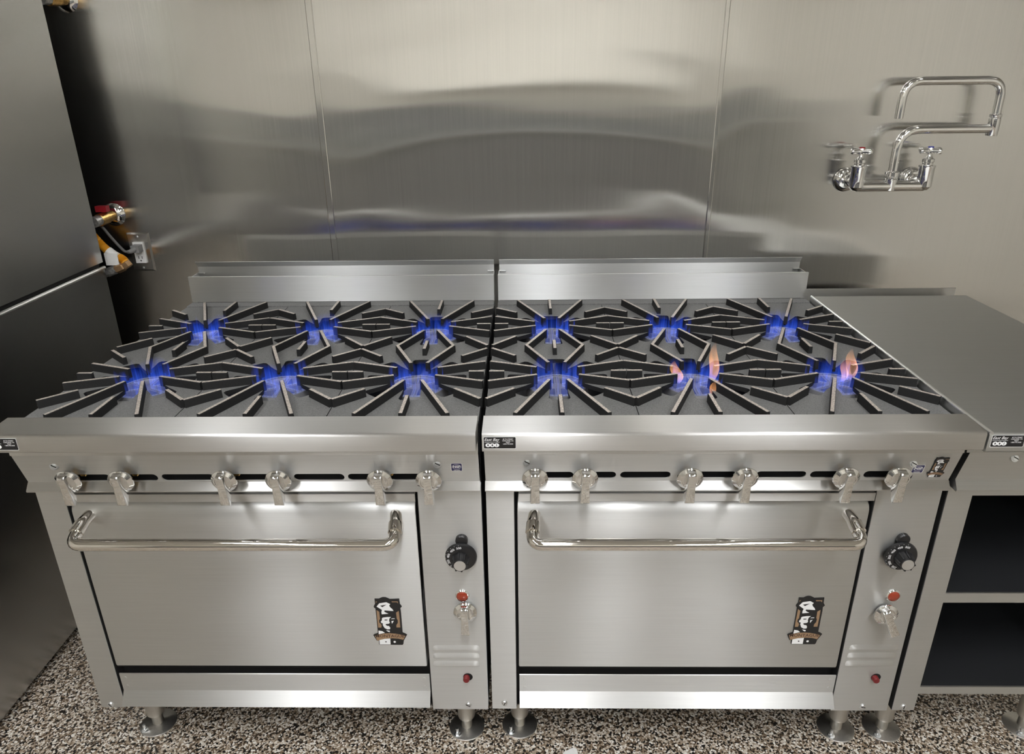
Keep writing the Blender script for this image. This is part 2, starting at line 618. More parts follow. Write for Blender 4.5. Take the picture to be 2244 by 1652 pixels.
# across the aisle: an unseen cabinet run, added to darken the steel wall's lower reflections
rc = thing('added_cabinet', 'unseen grey cabinet run added across the aisle to darken the wall reflections', 'cabinet', (0, -3.9, 0))
put('body', box(nb(), -2.6, 2.6, -4.18, -3.55, 0.1, 0.88), FRP, rc)
put('worktop', bbox(-2.62, 2.62, -4.19, -3.5, 0.88, 0.92), ST_COUNTER, rc)
put('plinth', box(nb(), -2.55, 2.55, -4.15, -3.62, 0.0, 0.1), BLACKP, rc)

# ------------------------------------------------------------------ shared small parts


def screw(parent, x, y, z, r=0.006, tilt=0.0):
    bm = nb()
    lathe(bm, [(r * 1.25, 0.0), (r * 1.25, 0.0008), (r, 0.001), (r * 0.8, 0.003), (0, 0.0036)], (0, 0, 0), (0, -1, 0), 14)
    box(bm, -r * 0.75, r * 0.75, -0.0039, -0.0030, -r * 0.13, r * 0.13, 1)
    return put('screw', bm, [ZINC, BLACK], parent, (x, y, z), (tilt, random.uniform(0, 3), 0) if not tilt else (tilt, 0.5, 0), smooth=40)


LEGZ = 0.040


def leg(parent, x, y, zt, bolt=(-0.022, -0.026)):
    bm = nb()
    lathe(bm, [(0.0205, LEGZ), (0.0215, LEGZ + 0.004), (0.0215, zt)], (x, y, 0), seg=24)
    lathe(bm, [(0.0135, 0.004), (0.0135, LEGZ + 0.002)], (x, y, 0), seg=20)
    l = put('leg', bm, ST_LEG, parent, smooth=40)
    bm = nb()
    lathe(bm, [(0.044, 0.0), (0.044, 0.0025), (0.042, 0.0038), (0.018, 0.0050), (0.014, 0.0075), (0.0, 0.0075)], (x, y, 0), seg=36)
    put('foot_flange', bm, ST_LEG, l, smooth=40)
    bm = nb()
    lathe(bm, [(0.009, 0.0), (0.009, 0.0018)], (x + bolt[0], y + bolt[1], 0.0035), seg=16)
    lathe(bm, [(0.0068, 0.0), (0.0068, 0.0055), (0.006, 0.0065)], (x + bolt[0], y + bolt[1], 0.0053), seg=6)
    lathe(bm, [(0.0036, 0.0), (0.0036, 0.017), (0.003, 0.018)], (x + bolt[0], y + bolt[1], 0.0053), seg=12)
    put('bolt', bm, ZINC, l, smooth=30)
    return l


def dealer_sticker(parent, x0, x1, z0, z1, y):
    bm = nb()
    W_, H_ = x1 - x0, z1 - z0
    flat(bm, rrect(x0, x1, z0, z1, 0.002), y, 1)
    m = 0.0007
    flat(bm, rrect(x0 + m, x1 - m, z0 + m, z1 - m, 0.0018), y - 0.0001, 0)
    yy = y - 0.0002
    text(bm, 'East Bay', H_ * 0.33, x0 + W_ * 0.25, z0 + H_ * 0.76, yy, 1, shear=0.35, bold=0.00004)
    flat(bm, [(x0 + W_ * 0.035, z0 + H_ * 0.535), (x0 + W_ * 0.50, z0 + H_ * 0.545), (x0 + W_ * 0.50, z0 + H_ * 0.57), (x0 + W_ * 0.035, z0 + H_ * 0.56)], yy, 1)
    for k in range(3):
        cx = x0 + W_ * (0.14 + 0.133 * k)
        flat(bm, ell(cx, z0 + H_ * 0.30, W_ * 0.078, H_ * 0.165), yy - 0.00002 * k, 1)
    g0, gz = x0 + W_ * 0.14, z0 + H_ * 0.30
    flat(bm, [(g0 - W_ * 0.02, gz + H_ * 0.07), (g0 + W_ * 0.02, gz + H_ * 0.07), (g0 + W_ * 0.02, gz - H_ * 0.03), (g0, gz - H_ * 0.10), (g0 - W_ * 0.02, gz - H_ * 0.03)], yy - 0.0001, 0)
    g0 += W_ * 0.133
    flat(bm, [(g0, gz + H_ * 0.11), (g0 + W_ * 0.027, gz), (g0, gz - H_ * 0.11), (g0 - W_ * 0.027, gz)], yy - 0.0001, 0)
    g0 += W_ * 0.133
    flat(bm, [(g0 - W_ * 0.008, gz + H_ * 0.11), (g0 + W_ * 0.008, gz + H_ * 0.11), (g0 + W_ * 0.008, gz - H_ * 0.11), (g0 - W_ * 0.008, gz - H_ * 0.11)], yy - 0.0001, 0)
    for k, s in enumerate(('40 TH STREET', 'OAKLAND, CA', '94607', '1.800.795.2028')):
        text(bm, s, H_ * 0.125, x0 + W_ * 0.75, z0 + H_ * (0.80 - 0.135 * k), yy, 1, bold=0.00005)
    return put('dealer_sticker', bm, [INK, WHITE], parent, norm=False, label='small black sticker with white lettering')


def nsf_sticker(parent, cx, cz, s, y, tilt=0):
    bm = nb()
    h = s / 2
    flat(bm, rrect(-h * 1.1, h * 1.1, -h * 1.1, h * 1.1, h * 0.25), 0, 1)
    flat(bm, rrect(-h, h, -h, h, h * 0.2), -0.0001, 0)
    flat(bm, ell(0, h * 0.12, h * 0.86, h * 0.64), -0.0002, 1)
    flat(bm, ell(0, h * 0.12, h * 0.79, h * 0.57), -0.0003, 0)
    text(bm, 'NSF', h * 0.82, 0, h * 0.12, -0.0004, 1, bold=0.0003)
    text(bm, 'CERTIFIED', h * 0.27, 0, -h * 0.80, -0.0004, 1, bold=0.0001)
    return put('certification_sticker', bm, [NAVY, WHITE], parent, (cx, y, cz), (tilt, 0, 0), norm=False, label='small navy square sticker with white ring')


EMB = {
    'base': [(-26.5, 62.0), (-16.8, 62.0), (-12.4, 64.7), (-8.1, 66.2), (-2.2, 65.9), (4.3, 62.6), (6.7, 61.0), (27.4, 62.1), (28.1, 47.9), (31.8, 41.1), (28.1, 36.3), (28.7, 26.8), (28.5, -5.3), (28.4, -31.4), (33.8, -34.1), (37.9, -37.4), (29.4, -54.5), (27.9, -63.3), (25.9, -66.1), (-25.8, -66.2), (-26.9, -63.5), (-26.5, -54.0), (-30.9, -54.6), (-37.8, -38.7), (-34.5, -35.9), (-26.9, -32.6), (-26.8, -16.3), (-26.6, 16.1), (-26.7, 35.2), (-30.2, 39.4), (-29.5, 42.6), (-26.5, 47.9)],
    'tan': [[(-24.5, 31.5), (-18.9, 26.7), (-18.9, 6.4), (-21.3, 3.2), (-21.4, -3.3), (-18.3, -6.5), (-16.5, -10.8), (-17.9, -17.3), (-24.8, -17.3), (-25.0, 0.0)],
            [(24.2, 29.4), (24.6, 5.4), (24.3, -16.7), (15.7, -16.7), (16.2, -9.7), (19.6, -4.3), (20.2, 3.3), (18.3, 7.6), (17.9, 24.7)],
            [(-24.6, 54.7), (-21.2, 55.2), (-24.1, 50.5)], [(10.1, 55.3), (24.0, 55.3), (24.0, 49.5), (21.3, 52.7), (11.1, 52.6)],
            [(-34.1, -40.8), (-24.2, -36.4), (-11.0, -33.7), (0.2, -33.1), (12.2, -34.2), (25.8, -37.4), (33.8, -40.7), (28.7, -51.7), (18.1, -48.4), (5.2, -47.3), (-7.8, -47.9), (-21.1, -51.3), (-30.0, -54.1)]],
    'white': [[(-17.0, 50.0), (-1.5, 52.9), (7.0, 47.9), (4.1, 43.7), (6.6, 38.4), (10.6, 34.2), (12.7, 28.9), (5.1, 29.4), (-6.7, 30.5), (-8.2, 27.8), (-4.6, 24.6), (1.1, 21.4), (-14.0, 19.8), (-14.3, 25.7), (-12.5, 32.0), (-16.5, 35.2), (-23.7, 41.0)],
              [(-12.6, 10.7), (-3.1, 12.4), (5.9, 12.4), (1.7, 7.5), (0.8, 1.1), (2.1, -3.2), (-0.3, -6.5), (-7.2, -7.0), (-6.5, -9.7), (-0.7, -12.4), (1.9, -17.3), (1.1, -21.6), (-4.9, -22.2), (-10.7, -18.4), (-13.9, -10.8), (-13.8, -4.9), (-17.2, -4.3), (-17.7, 0.0), (-14.9, 3.2), (-14.5, 8.6)],
              [(5.5, 6.5), (7.3, 8.6), (13.7, 8.8), (13.6, 7.0)], [(5.9, 1.1), (11.5, 2.2), (6.6, -6.4)], [(-8.1, -24.4), (0.4, -26.0), (-0.4, -30.4), (-4.5, -28.2)],
              [(-25.0, -25.5), (-16.5, -27.1), (-11.3, -32.0), (-25.4, -35.9)], [(-25.1, -52.4), (-13.1, -49.0), (-0.5, -47.9), (-0.9, -65.1), (-25.3, -65.1)],
              ell(8.8, -57.6, 2.8, 2.8, 12)],
    'black': [[(-15.8, 43.7), (-1.2, 46.3), (-11.1, 39.5)], [(-9.2, 5.4), (-2.3, 5.4), (-2.9, 3.2), (-9.0, 2.7)], [(-8.1, -8.6), (-1.1, -5.9), (1.2, -9.2), (0.7, -10.8), (-2.5, -12.7), (-5.8, -11.3)], ell(-10.8, -57.3, 1.9, 1.7, 12)],
}


def emblem(parent, cx, cz, y, s=1.0, tilt=0.0, sx=1.0):
    k = 0.001 * s
    bm = nb()
    f = lambda p: [(x * k * sx, z * k) for x, z in p]
    t = 0.0012
    flat(bm, f(EMB['base']), -t, 0)
    b = f(EMB['base'])
    va = [bm.verts.new((x, -t, z)) for x, z in b]
    vb = [bm.verts.new((x, 0, z)) for x, z in b]
    for i in range(len(b)):
        j = (i + 1) % len(b)
        bm.faces.new((va[i], va[j], vb[j], vb[i]))
    for p in EMB['tan']:
        flat(bm, f(p), -t - 0.00015, 1)
    for p in EMB['white']:
        flat(bm, f(p), -t - 0.0002, 2)
    for p in EMB['black']:
        flat(bm, f(p), -t - 0.0003, 0)
    text(bm, 'MONTAGUE', 11.5 * k, -0.5 * k, -41.2 * k, -t - 0.0003, 3, bend=0.0062 / k * 0.001 * 1.0, bold=0.00012 * s, sx=1.0 * sx)
    return put('emblem', bm, [INK, TAN, WHITE, BROWN], parent, (cx, y, cz), (tilt, 0, 0), norm=False, label='black, tan and white chef badge')


# knob mesh, local: panel plane at y=0, viewer at -y, spindle at origin
def knob_mesh():
    bm = nb()
    lathe(bm, [(0.019, 0.0), (0.0235, 0.004), (0.0258, 0.008), (0.0254, 0.0100), (0.0190, 0.0150), (0.0165, 0.0150), (0.0160, 0.0140), (0.0, 0.0140)], (0, 0, 0), (0, -1, 0), 20)
    prof = [(-0.010, 0.0225), (-0.022, 0.0225), (-0.0265, 0.0195), (-0.0275, 0.015), (-0.0265, 0.004), (-0.0300, -0.044), (-0.0270, -0.0475), (-0.018, -0.040), (-0.010, -0.0245)]
    n = len(prof)
    wid = []
    for y, z in prof:
        wid.append(0.0074 + 0.0020 * max(0.0, (0.0 - z) / 0.05) + (0.0008 if y > -0.02 else 0.0))
    a = [bm.verts.new((-wd, y, z)) for (y, z), wd in zip(prof, wid)]
    b = [bm.verts.new((wd, y, z)) for (y, z), wd in zip(prof, wid)]
    fs = []
    for i in range(n):
        j = (i + 1) % n
        fs.append(bm.faces.new((a[i], a[j], b[j], b[i])))
    fs.append(bm.faces.new(a))
    fs.append(bm.faces.new(b[::-1]))
    es = {e for f in fs for e in f.edges}
    bmesh.ops.recalc_face_normals(bm, faces=bm.faces[:])
    bmesh.ops.bevel(bm, geom=list(es), offset=0.0011, segments=2, profile=0.5, affect='EDGES')
    return mesh('knob', bm, KNOB, 22)


KNOB_ME = knob_mesh()

# ------------------------------------------------------------------ grates, burners, flames
ZP, ZR = 0.897, 0.915
GY0, GY1 = -0.006, 0.778
FY, RY = 0.222, 0.555
COLW = 0.3046


def hole_loop(cyy):
    out = []
    lobes = {0: 0.112, 45: 0.124, 90: 0.116}
    for k in range(8):
        la = 45 * k
        a_ = la % 90
        rl = lobes[45] if a_ == 45 else (lobes[0] if la % 180 == 0 else lobes[90])
        for d in (-21, -17, -13.5, -12.2, -11.5, -9, -5, 0, 5, 9, 11.5, 12.2, 13.5, 17, 21):
            ad = abs(d)
            if ad >= 20:
                r = 0.056
            elif ad >= 16:
                r = 0.066
            elif ad >= 13:
                r = 0.086
            elif ad >= 12:
                r = rl * 0.90
            elif ad >= 11:
                r = rl * 0.96
            else:
                r = rl
            t = math.radians(la + d)
            out.append((r * math.cos(t), cyy + r * math.sin(t)))
    return out


def plate_mesh():
    hw = COLW / 2 - 0.0008
    bm = holes_fill([(-hw, GY0), (hw, GY0), (hw, GY1), (-hw, GY1)], [hole_loop(FY), hole_loop(RY)])
    bmesh.ops.translate(bm, verts=bm.verts[:], vec=(0, 0, ZP))
    thicken(bm, (0, 0, -0.010))
    bmesh.ops.recalc_face_normals(bm, faces=bm.faces[:])
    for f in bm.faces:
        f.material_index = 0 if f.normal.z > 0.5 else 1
    return mesh('grate', bm, [IRON, IRONSIDE])


def rib_mesh(pts, wd=0.0088):
    """raised rib with worn top; pts in column coordinates"""
    P = [Vector((x, y)) for x, y in pts]
    n = len(P)

    def offs(h):
        L, R_ = [], []
        for i in range(n):
            d0 = (P[i] - P[i - 1]).normalized() if i else (P[1] - P[0]).normalized()
            d1 = (P[i + 1] - P[i]).normalized() if i < n - 1 else d0
            nn = Vector((-(d0 + d1).y, (d0 + d1).x)).normalized()
            k = h / max(0.5, nn.dot(Vector((-d1.y, d1.x))))
            L.append(P[i] + nn * k)
            R_.append(P[i] - nn * k)
        return L, R_
    bm = nb()
    rows = []
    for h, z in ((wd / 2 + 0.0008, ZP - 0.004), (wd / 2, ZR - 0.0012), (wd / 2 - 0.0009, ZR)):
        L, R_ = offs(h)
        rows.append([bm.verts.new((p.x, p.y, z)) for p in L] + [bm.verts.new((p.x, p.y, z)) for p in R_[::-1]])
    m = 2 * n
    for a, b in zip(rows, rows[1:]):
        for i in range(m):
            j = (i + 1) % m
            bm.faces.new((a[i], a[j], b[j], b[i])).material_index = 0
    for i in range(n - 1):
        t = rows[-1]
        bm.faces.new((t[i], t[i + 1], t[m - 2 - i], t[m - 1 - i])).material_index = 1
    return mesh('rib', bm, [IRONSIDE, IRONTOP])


E_ = COLW / 2 - 0.001
RIBS = []
for s in (-1, 1):
    def q(*p, cyy):
        return [(s * x, cyy + y) for x, y in p]
    RIBS += [q((0.0915, 0.2145), (0.019, 0.043), cyy=RY), q((E_, 0.140), (0.095, 0.098), cyy=RY), q((E_, 0.062), (0.046, 0.017), cyy=RY), q((E_, 0.0), (0.116, 0.0), cyy=RY),
             q((E_, -0.057), (0.044, -0.017), cyy=RY), q((E_, -0.165), (0.095, -0.100), cyy=RY), q((0.018, -0.049), (0.068, -0.166), (0.0185, -0.282), cyy=RY),
             q((E_, 0.147), (0.095, 0.096), cyy=FY), q((E_, 0.060), (0.046, 0.023), cyy=FY), q((E_, 0.0), (0.118, 0.0), cyy=FY), q((E_, -0.056), (0.046, -0.021), cyy=FY),
             q((E_, -0.148), (0.095, -0.095), cyy=FY), q((0.0195, -0.048), (0.0915, -0.2165), cyy=FY)]
RIBS += [[(0, RY + 0.220), (0, RY + 0.130)], [(0, RY - 0.131), (0, RY - 0.190)], [(0, FY - 0.130), (0, FY - 0.2165)]]
RIB_ME = [rib_mesh(p) for p in RIBS]
PLATE_ME = plate_mesh()
ZB = 0.879


def burner_mesh():
    bm = nb()
    ro, ri, n = 0.064, 0.050, 36
    lathe(bm, [(ri, 0.0), (ro + 0.006, 0.0), (ro + 0.002, 0.012), (ro, 0.016), (ri + 0.002, 0.016), (ri, 0.012), (ri, 0.0)], (0, 0, ZB - 0.016), seg=n)
    for k in range(6):
        a = math.radians(90 + 60 * k)
        d = Vector((math.cos(a), math.sin(a), 0))
        p = Vector((-d.y, d.x, 0))
        hw = 0.0065
        c = [d * 0.008 - p * hw, d * 0.052 - p * hw, d * 0.052 + p * hw, d * 0.008 + p * hw]
        lo = [bm.verts.new((v.x, v.y, ZB - 0.016)) for v in c]
        hi = [bm.verts.new((v.x, v.y, ZB - 0.001)) for v in c]
        for i in range(4):
            j = (i + 1) % 4
            bm.faces.new((lo[i], lo[j], hi[j], hi[i]))
        bm.faces.new(hi)
        # ports, two rows of little drilled holes
        for i in range(7):
            for sgn in (-1, 1):
                c0 = d * (0.013 + i * 0.0055) + p * sgn * 0.0028
                vs_ = [bm.verts.new((c0.x + 0.0011 * math.cos(t * math.pi / 3), c0.y + 0.0011 * math.sin(t * math.pi / 3), ZB - 0.0006)) for t in range(6)]
                bm.faces.new(vs_).material_index = 1
    for i in range(44):
        t0 = 2 * math.pi * i / 44
        vs_ = [bm.verts.new((0.0572 * math.cos(t0) + 0.0013 * math.cos(t * math.pi / 3), 0.0572 * math.sin(t0) + 0.0013 * math.sin(t * math.pi / 3), ZB + 0.0004)) for t in range(6)]
        bm.faces.new(vs_).material_index = 1
    lathe(bm, [(0.017, -0.03), (0.017, 0.0), (0.013, 0.002), (0.0, 0.002)], (0, 0, ZB - 0.002), seg=20)
    tube(bm, [(0, 0.05, ZB - 0.034), (0, -0.20, ZB - 0.034)], 0.013, 12)
    return mesh('burner', bm, [BURNER, BLACK], 40)


BURNER_ME = burner_mesh()


def flame_sheet(bm, uvl, pts, hts, z0, lean=None):
    a = [bm.verts.new((x, y, z0)) for x, y in pts]
    rows = [a]
    N = 4
    for r in range(1, N + 1):
        u = r / N
        rows.append([bm.verts.new((x + (lean[0] if lean else 0) * u * u, y + (lean[1] if lean else 0) * u * u, z0 + h * u)) for (x, y), h in zip(pts, hts)])
    for r in range(N):
        for i in range(len(pts) - 1):
            f = bm.faces.new((rows[r][i], rows[r][i + 1], rows[r + 1][i + 1], rows[r + 1][i]))
            for lp, u in zip(f.loops, (r, r, r + 1, r + 1)):
                lp[uvl].uv = (0.5, u / N)


def flame_mesh(seed):
    rnd = random.Random(seed)
    bm = nb()
    uvl = bm.loops.layers.uv.new('UVMap')
    n = 40
    R_ = 0.060
    ph = rnd.random() * 6
    ring = [(R_ * math.cos(2 * math.pi * i / n), R_ * math.sin(2 * math.pi * i / n)) for i in range(n + 1)]
    hts = [0.042 + 0.010 * math.sin(3 * 2 * math.pi * (i % n) / n + ph) + rnd.uniform(-0.004, 0.004) for i in range(n + 1)]
    hts[-1] = hts[0]
    flame_sheet(bm, uvl, ring, hts, ZB)
    for k in range(6):
        a = math.radians(90 + 60 * k)
        pts = [(r * math.cos(a), r * math.sin(a)) for r in (0.012, 0.022, 0.032, 0.042, 0.052)]
        h0 = rnd.uniform(0.040, 0.062)
        flame_sheet(bm, uvl, pts, [h0 * (0.8 + 0.2 * math.sin(i * 1.7 + ph)) for i in range(5)], ZB)
    return mesh('flame', bm, FLAME, 60, norm=False)


def tongue_mesh(specs):
    """orange flame tongues: (x,y,z0,width,height,leanx,leany)"""
    bm = nb()
    uvl = bm.loops.layers.uv.new('UVMap')
    for x, y, z0, wd, h, lx, ly in specs:
        N, K = 10, 8
        rows = []
        for r in range(N + 1):
            u = r / N
            rr = wd * (math.sin(math.pi * min(1, (u * 0.86 + 0.14))) ** 0.8)
            cx, cy_ = x + lx * u + 0.004 * math.sin(u * 6), y + ly * u
            rows.append([bm.verts.new((cx + rr * math.cos(2 * math.pi * k / K), cy_ + 0.6 * rr * math.sin(2 * math.pi * k / K), z0 + h * u)) for k in range(K)])
        for r in range(N):
            for k in range(K):
                j = (k + 1) % K
                f = bm.faces.new((rows[r][k], rows[r][j], rows[r + 1][j], rows[r + 1][k]))
                for lp, u in zip(f.loops, (r, r, r + 1, r + 1)):
                    lp[uvl].uv = (0.5, u / N)
    return mesh('orange_flame', bm, FLAMEO, 80, norm=False)


# ------------------------------------------------------------------ the gas ranges
RW = 0.914


def gas_range(x0, label, knobs, slots, kz, cfg):
    x1 = x0 + RW
    T = thing('gas_range', label, 'stove', (x0 + RW / 2, 0.4, 0), 'six-burner gas ranges')
    X = lambda l: x0 + l
    # carcass
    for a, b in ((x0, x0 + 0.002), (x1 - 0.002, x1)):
        put('side_panel', box(nb(), a, b, 0.018, 0.815, 0.152, 0.884), GAPSHADE, T)
    put('back_panel', box(nb(), x0 + 0.002, x1 - 0.002, 0.812, 0.814, 0.152, 0.884), ST_FRONT, T)
    put('base_panel', box(nb(), x0 + 0.002, x1 - 0.002, 0.012, 0.812, 0.152, 0.156), BLACKP, T)
    bm = nb()
    box(bm, X(0.05), X(0.80), 0.028, 0.70, 0.157, 0.752)
    box(bm, X(0.003), X(0.911), 0.020, 0.80, 0.757, 0.764)
    put('oven_cavity', bm, BLACK, T)
    put('burner_tray', box(nb(), x0 + 0.003, x1 - 0.003, 0.012, 0.800, 0.800, 0.804), TRAY, T)
    bm = nb()
    box(bm, x0 + 0.003, x1 - 0.003, 0.800, 0.806, 0.804, 0.886)
    box(bm, x0 + 0.003, x1 - 0.003, 0.002, 0.006, 0.804, 0.886)
    put('burner_box', bm, IRONSIDE, T)
    # stiles
    bm = bbox(x0, X(0.0565), 0.0, 0.018, 0.152, 0.753, w=0.0012)
    put('stile', bm, ST_FRONT, T)
    st = put('stile', bbox(X(0.785), x1, 0.0, 0.018, 0.150, 0.753, w=0.0012), ST_FRONT, T)
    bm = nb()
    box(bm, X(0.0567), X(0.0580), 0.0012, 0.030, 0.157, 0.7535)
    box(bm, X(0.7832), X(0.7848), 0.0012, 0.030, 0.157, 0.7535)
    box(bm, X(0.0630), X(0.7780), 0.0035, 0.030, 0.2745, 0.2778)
    put('gap_shade_strip', bm, BLACK, T)  # black strips added around the door, standing in for shade in the gaps
    # strip above the door
    put('door_header', bbox(X(0.066), X(0.780), -0.006, 0.024, 0.7215, 0.7395, w=0.0015), ST_TOP, T)
    # door: rolled top edge
    prof = [(0.004, 0.278), (0.0008, 0.280), (0.0, 0.284)]
    R_ = 0.030
    for i in range(9):
        t = math.pi / 2 * i / 8
        prof.append((R_ - R_ * math.cos(t), 0.690 + R_ * math.sin(t)))
    prof += [(0.040, 0.720), (0.040, 0.278)]
    bm = prism_x(nb(), prof, X(0.0625), X(0.7785))
    bmesh.ops.recalc_face_normals(bm, faces=bm.faces[:])
    es = [e for e in bm.edges if abs(e.verts[0].co.x - e.verts[1].co.x) < 1e-6 and min(e.verts[0].co.y, e.verts[1].co.y) < 0.03]
    bmesh.ops.bevel(bm, geom=es, offset=0.003, segments=2, profile=0.5, affect='EDGES')
    door = put('oven_door', bm, ST_DOOR, T, smooth=35)
    # handle
    ha, hb, hy, hz = X(0.093), X(0.742), -0.068, 0.661
    bm = nb()
    path = fillet([(ha + 0.006, 0.004, 0.686), (ha + 0.002, -0.020, 0.682), (ha, hy, hz), (hb, hy, hz), (hb - 0.002, -0.020, 0.682), (hb - 0.006, 0.004, 0.686)], 0.022, 7)
    tube(bm, path, 0.0125, 18)
    for s, xx in ((1, ha), (-1, hb)):
        tube(bm, [(xx + s * 0.0025, -0.024, 0.6812), (xx + s * 0.0006, -0.045, 0.6735)], 0.0142, 18)
    put('door_handle', bm, POLISH, door, smooth=50)
    emblem(door, x0 + cfg['emb'][0], cfg['emb'][1], 0.0)
    # kick panel
    kx0, kx1 = X(0.064), X(0.7815)
    bm = prism_x(nb(), [(0.0022, 0.2550), (0.0016, 0.2565), (0.0, 0.2555), (0.0, 0.206), (-0.021, 0.1765), (-0.0195, 0.1750), (0.0022, 0.2035)], kx0, kx1)
    kp = put('kick_panel', bm, ST_FRONT, T)
    for xx in (kx0 + 0.012, kx1 - 0.012):
        for zz in (0.243, 0.218):
            put('rivet', lathe(nb(), [(0.004, 0.0), (0.0038, 0.0006), (0, 0.0010)], (xx, 0, zz), (0, -1, 0), 12), ST_FRONT, kp, smooth=60)
    # nose / plate rail
    bm = prism_x(nb(), [(-0.012, 0.917), (-0.078, 0.9152)] + [(-0.078 - 0.006 * math.sin(a * math.pi / 12), 0.9092 + 0.006 * math.cos(a * math.pi / 12)) for a in range(1, 7)] + [(-0.084, 0.8805), (-0.0825, 0.8780), (-0.0795, 0.8770), (-0.036, 0.8770), (-0.036, 0.846), (-0.016, 0.846), (-0.010, 0.888)], x0 + 0.0008, x1 - 0.0008)
    nose = put('front_rail', bm, ST_TOP, T, smooth=50)
    if cfg['sticker']:
        dealer_sticker(nose, *cfg['sticker'], -0.0843)
    # control panel, slotted
    za, ya, zb_, yb = 0.7715, -0.0105, 0.849, -0.0345
    L_ = math.hypot(zb_ - za, yb - ya)
    sz = (kz - 0.0062 - za) / (zb_ - za) * L_
    holes = [rrect(a, b, sz - 0.0093, sz + 0.0093, 0.0090, 5) for a, b in slots]
    bm = holes_fill([(x0 + 0.0008, 0), (x1 - 0.0008, 0), (x1 - 0.0008, L_), (x0 + 0.0008, L_)], holes)
    ux = Vector((0, (yb - ya) / L_, (zb_ - za) / L_))
    nn = Vector((0, -(zb_ - za) / L_, (yb - ya) / L_))
    for v in bm.verts:
        p = Vector((v.co.x, ya, za)) + ux * v.co.y
        v.co = p
    thicken(bm, -nn * 0.002)
    tilt = math.atan2(ya - yb, zb_ - za)
    pan = put('control_panel', bm, ST_FRONT, T)
    yz = lambda z: ya + (yb - ya) * (z - za) / (zb_ - za)
    bm = prism_x(nb(), [(ya, 0.7722), (ya - 0.0125, 0.7575), (ya - 0.0115, 0.7545), (0.002, 0.7545), (0.002, 0.7558), (ya - 0.0102, 0.7558), (ya - 0.0110, 0.7573), (ya + 0.0015, 0.7722)], x0 - 0.0002, x1 + 0.0002)
    put('panel_lip', bm, ST_TOP, pan)
    bm = nb()
    box(bm, x0 + 0.004, x1 - 0.004, 0.010, 0.012, 0.757, 0.85)
    put('panel_backing', bm, BLACK, pan)
    for xk in knobs:
        k = put('knob', KNOB_ME, None, pan, (xk, yz(kz) - 0.012, kz), (tilt * 0.5, cfg.get('turn', {}).get(xk, 0), 0))
        bm = nb()
        lathe(bm, [(0.006, 0.0), (0.006, 0.022)], (xk + 0.0, yz(kz) + 0.006, kz), (0, -1, 0), 12)
        lathe(bm, [(0.0095, 0.0), (0.0095, 0.012), (0.0085, 0.013)], (xk + 0.016, yz(kz) + 0.016, kz + 0.004), (0, -1, 0), 6)
        put('valve_stem', bm, BRASS, pan)
    for xk, zk in cfg['pscrews']:
        screw(pan, xk, yz(zk) - 0.0002, zk, 0.0068, -tilt)
    nsf_sticker(pan, cfg['nsf'][0], cfg['nsf'][1], 0.0205, yz(cfg['nsf'][1]) - 0.0006, tilt * 1.0)
    if cfg.get('small_emb'):
        ex, ez = cfg['small_emb']
        emblem(pan, ex, ez, yz(ez) - 0.0008, 0.42, tilt, 1.05)
    # right stile fittings
    dx, dz = cfg['dial']
    dial = put('thermostat_dial', lathe(nb(), [(0.030, 0.0), (0.0335, 0.004), (0.0335, 0.006), (0.0315, 0.010), (0.019, 0.014), (0.0175, 0.014), (0.0150, 0.034), (0.0138, 0.036), (0.0, 0.036)], (0, 0, 0), (0, -1, 0), 40), BLACKP, st, (dx, -0.006, dz), (0, cfg['dturn'], 0), smooth=35)
    bm = nb()
    for k in range(8):
        a = 2 * math.pi * k / 8 + 0.2
        for h, wd in ((0.016, 0.0187), (0.0335, 0.0160)):
            pass
        c, s = math.cos(a), math.sin(a)
        tube(bm, [(0.0175 * c, -0.015, 0.0175 * s), (0.0152 * c, -0.0345, 0.0152 * s)], 0.0022, 6)
    put('grip_flute', bm, BLACKP, dial, local=True, smooth=40)
    put('dial_cap', lathe(nb(), [(0.0125, 0.0), (0.0122, 0.0012), (0.0, 0.0016)], (0, -0.0355, 0), (0, -1, 0), 24), ZINC, dial, local=True, smooth=40)
    bm = nb()
    for k, s in enumerate(('500', '450', '400', '350', '300', '250')):
        a = math.radians(97 + 33 * k)
        text(bm, s, 0.0072, 0.0262 * math.cos(a), 0.0262 * math.sin(a), -0.01235, 0, rot=a - math.pi / 2, bold=0.00012)
        for aa in (a, a + math.radians(16.5)):
            c, sn = math.cos(aa), math.sin(aa)
            p = [(0.0308 * c - 0.0003 * sn, 0.0308 * sn + 0.0003 * c), (0.0326 * c - 0.0003 * sn, 0.0326 * sn + 0.0003 * c), (0.0326 * c + 0.0003 * sn, 0.0326 * sn - 0.0003 * c), (0.0308 * c + 0.0003 * sn, 0.0308 * sn - 0.0003 * c)]
            flat(bm, p, -0.0107, 0)
    put('dial_numbers', bm, WHITE, dial, local=True, norm=False)
    put('dial_pointer', lathe(nb(), [(0.013, 0.0), (0.013, 0.007), (0.011, 0.009), (0, 0.0095)], (dx + 0.002, 0.0, dz + 0.036), (0, -1, 0), 20), BLACKP if not cfg.get('win') else [BLACKP], st, smooth=40)
    lx, lz = cfg['lamp']
    bm = nb()
    lathe(bm, [(0.0155, 0.0), (0.0155, 0.002), (0.0140, 0.0035), (0.0125, 0.0035), (0.0125, 0.0)], (lx, 0, lz), (0, -1, 0), 28)
    lp = put('indicator_lamp', bm, CHROME, st, smooth=35)
    bm = nb()
    lathe(bm, [(0.0122, 0.0), (0.0122, 0.003), (0.009, 0.0055), (0.0, 0.0062)], (lx, 0, lz), (0, -1, 0), 24)
    put('indicator_lens', bm, AMBER, lp, smooth=50, label='round red-orange lens')
    put('oven_knob', KNOB_ME, None, st, (cfg['sw'][0], -0.004, cfg['sw'][1]), (0, cfg['swturn'], 0))
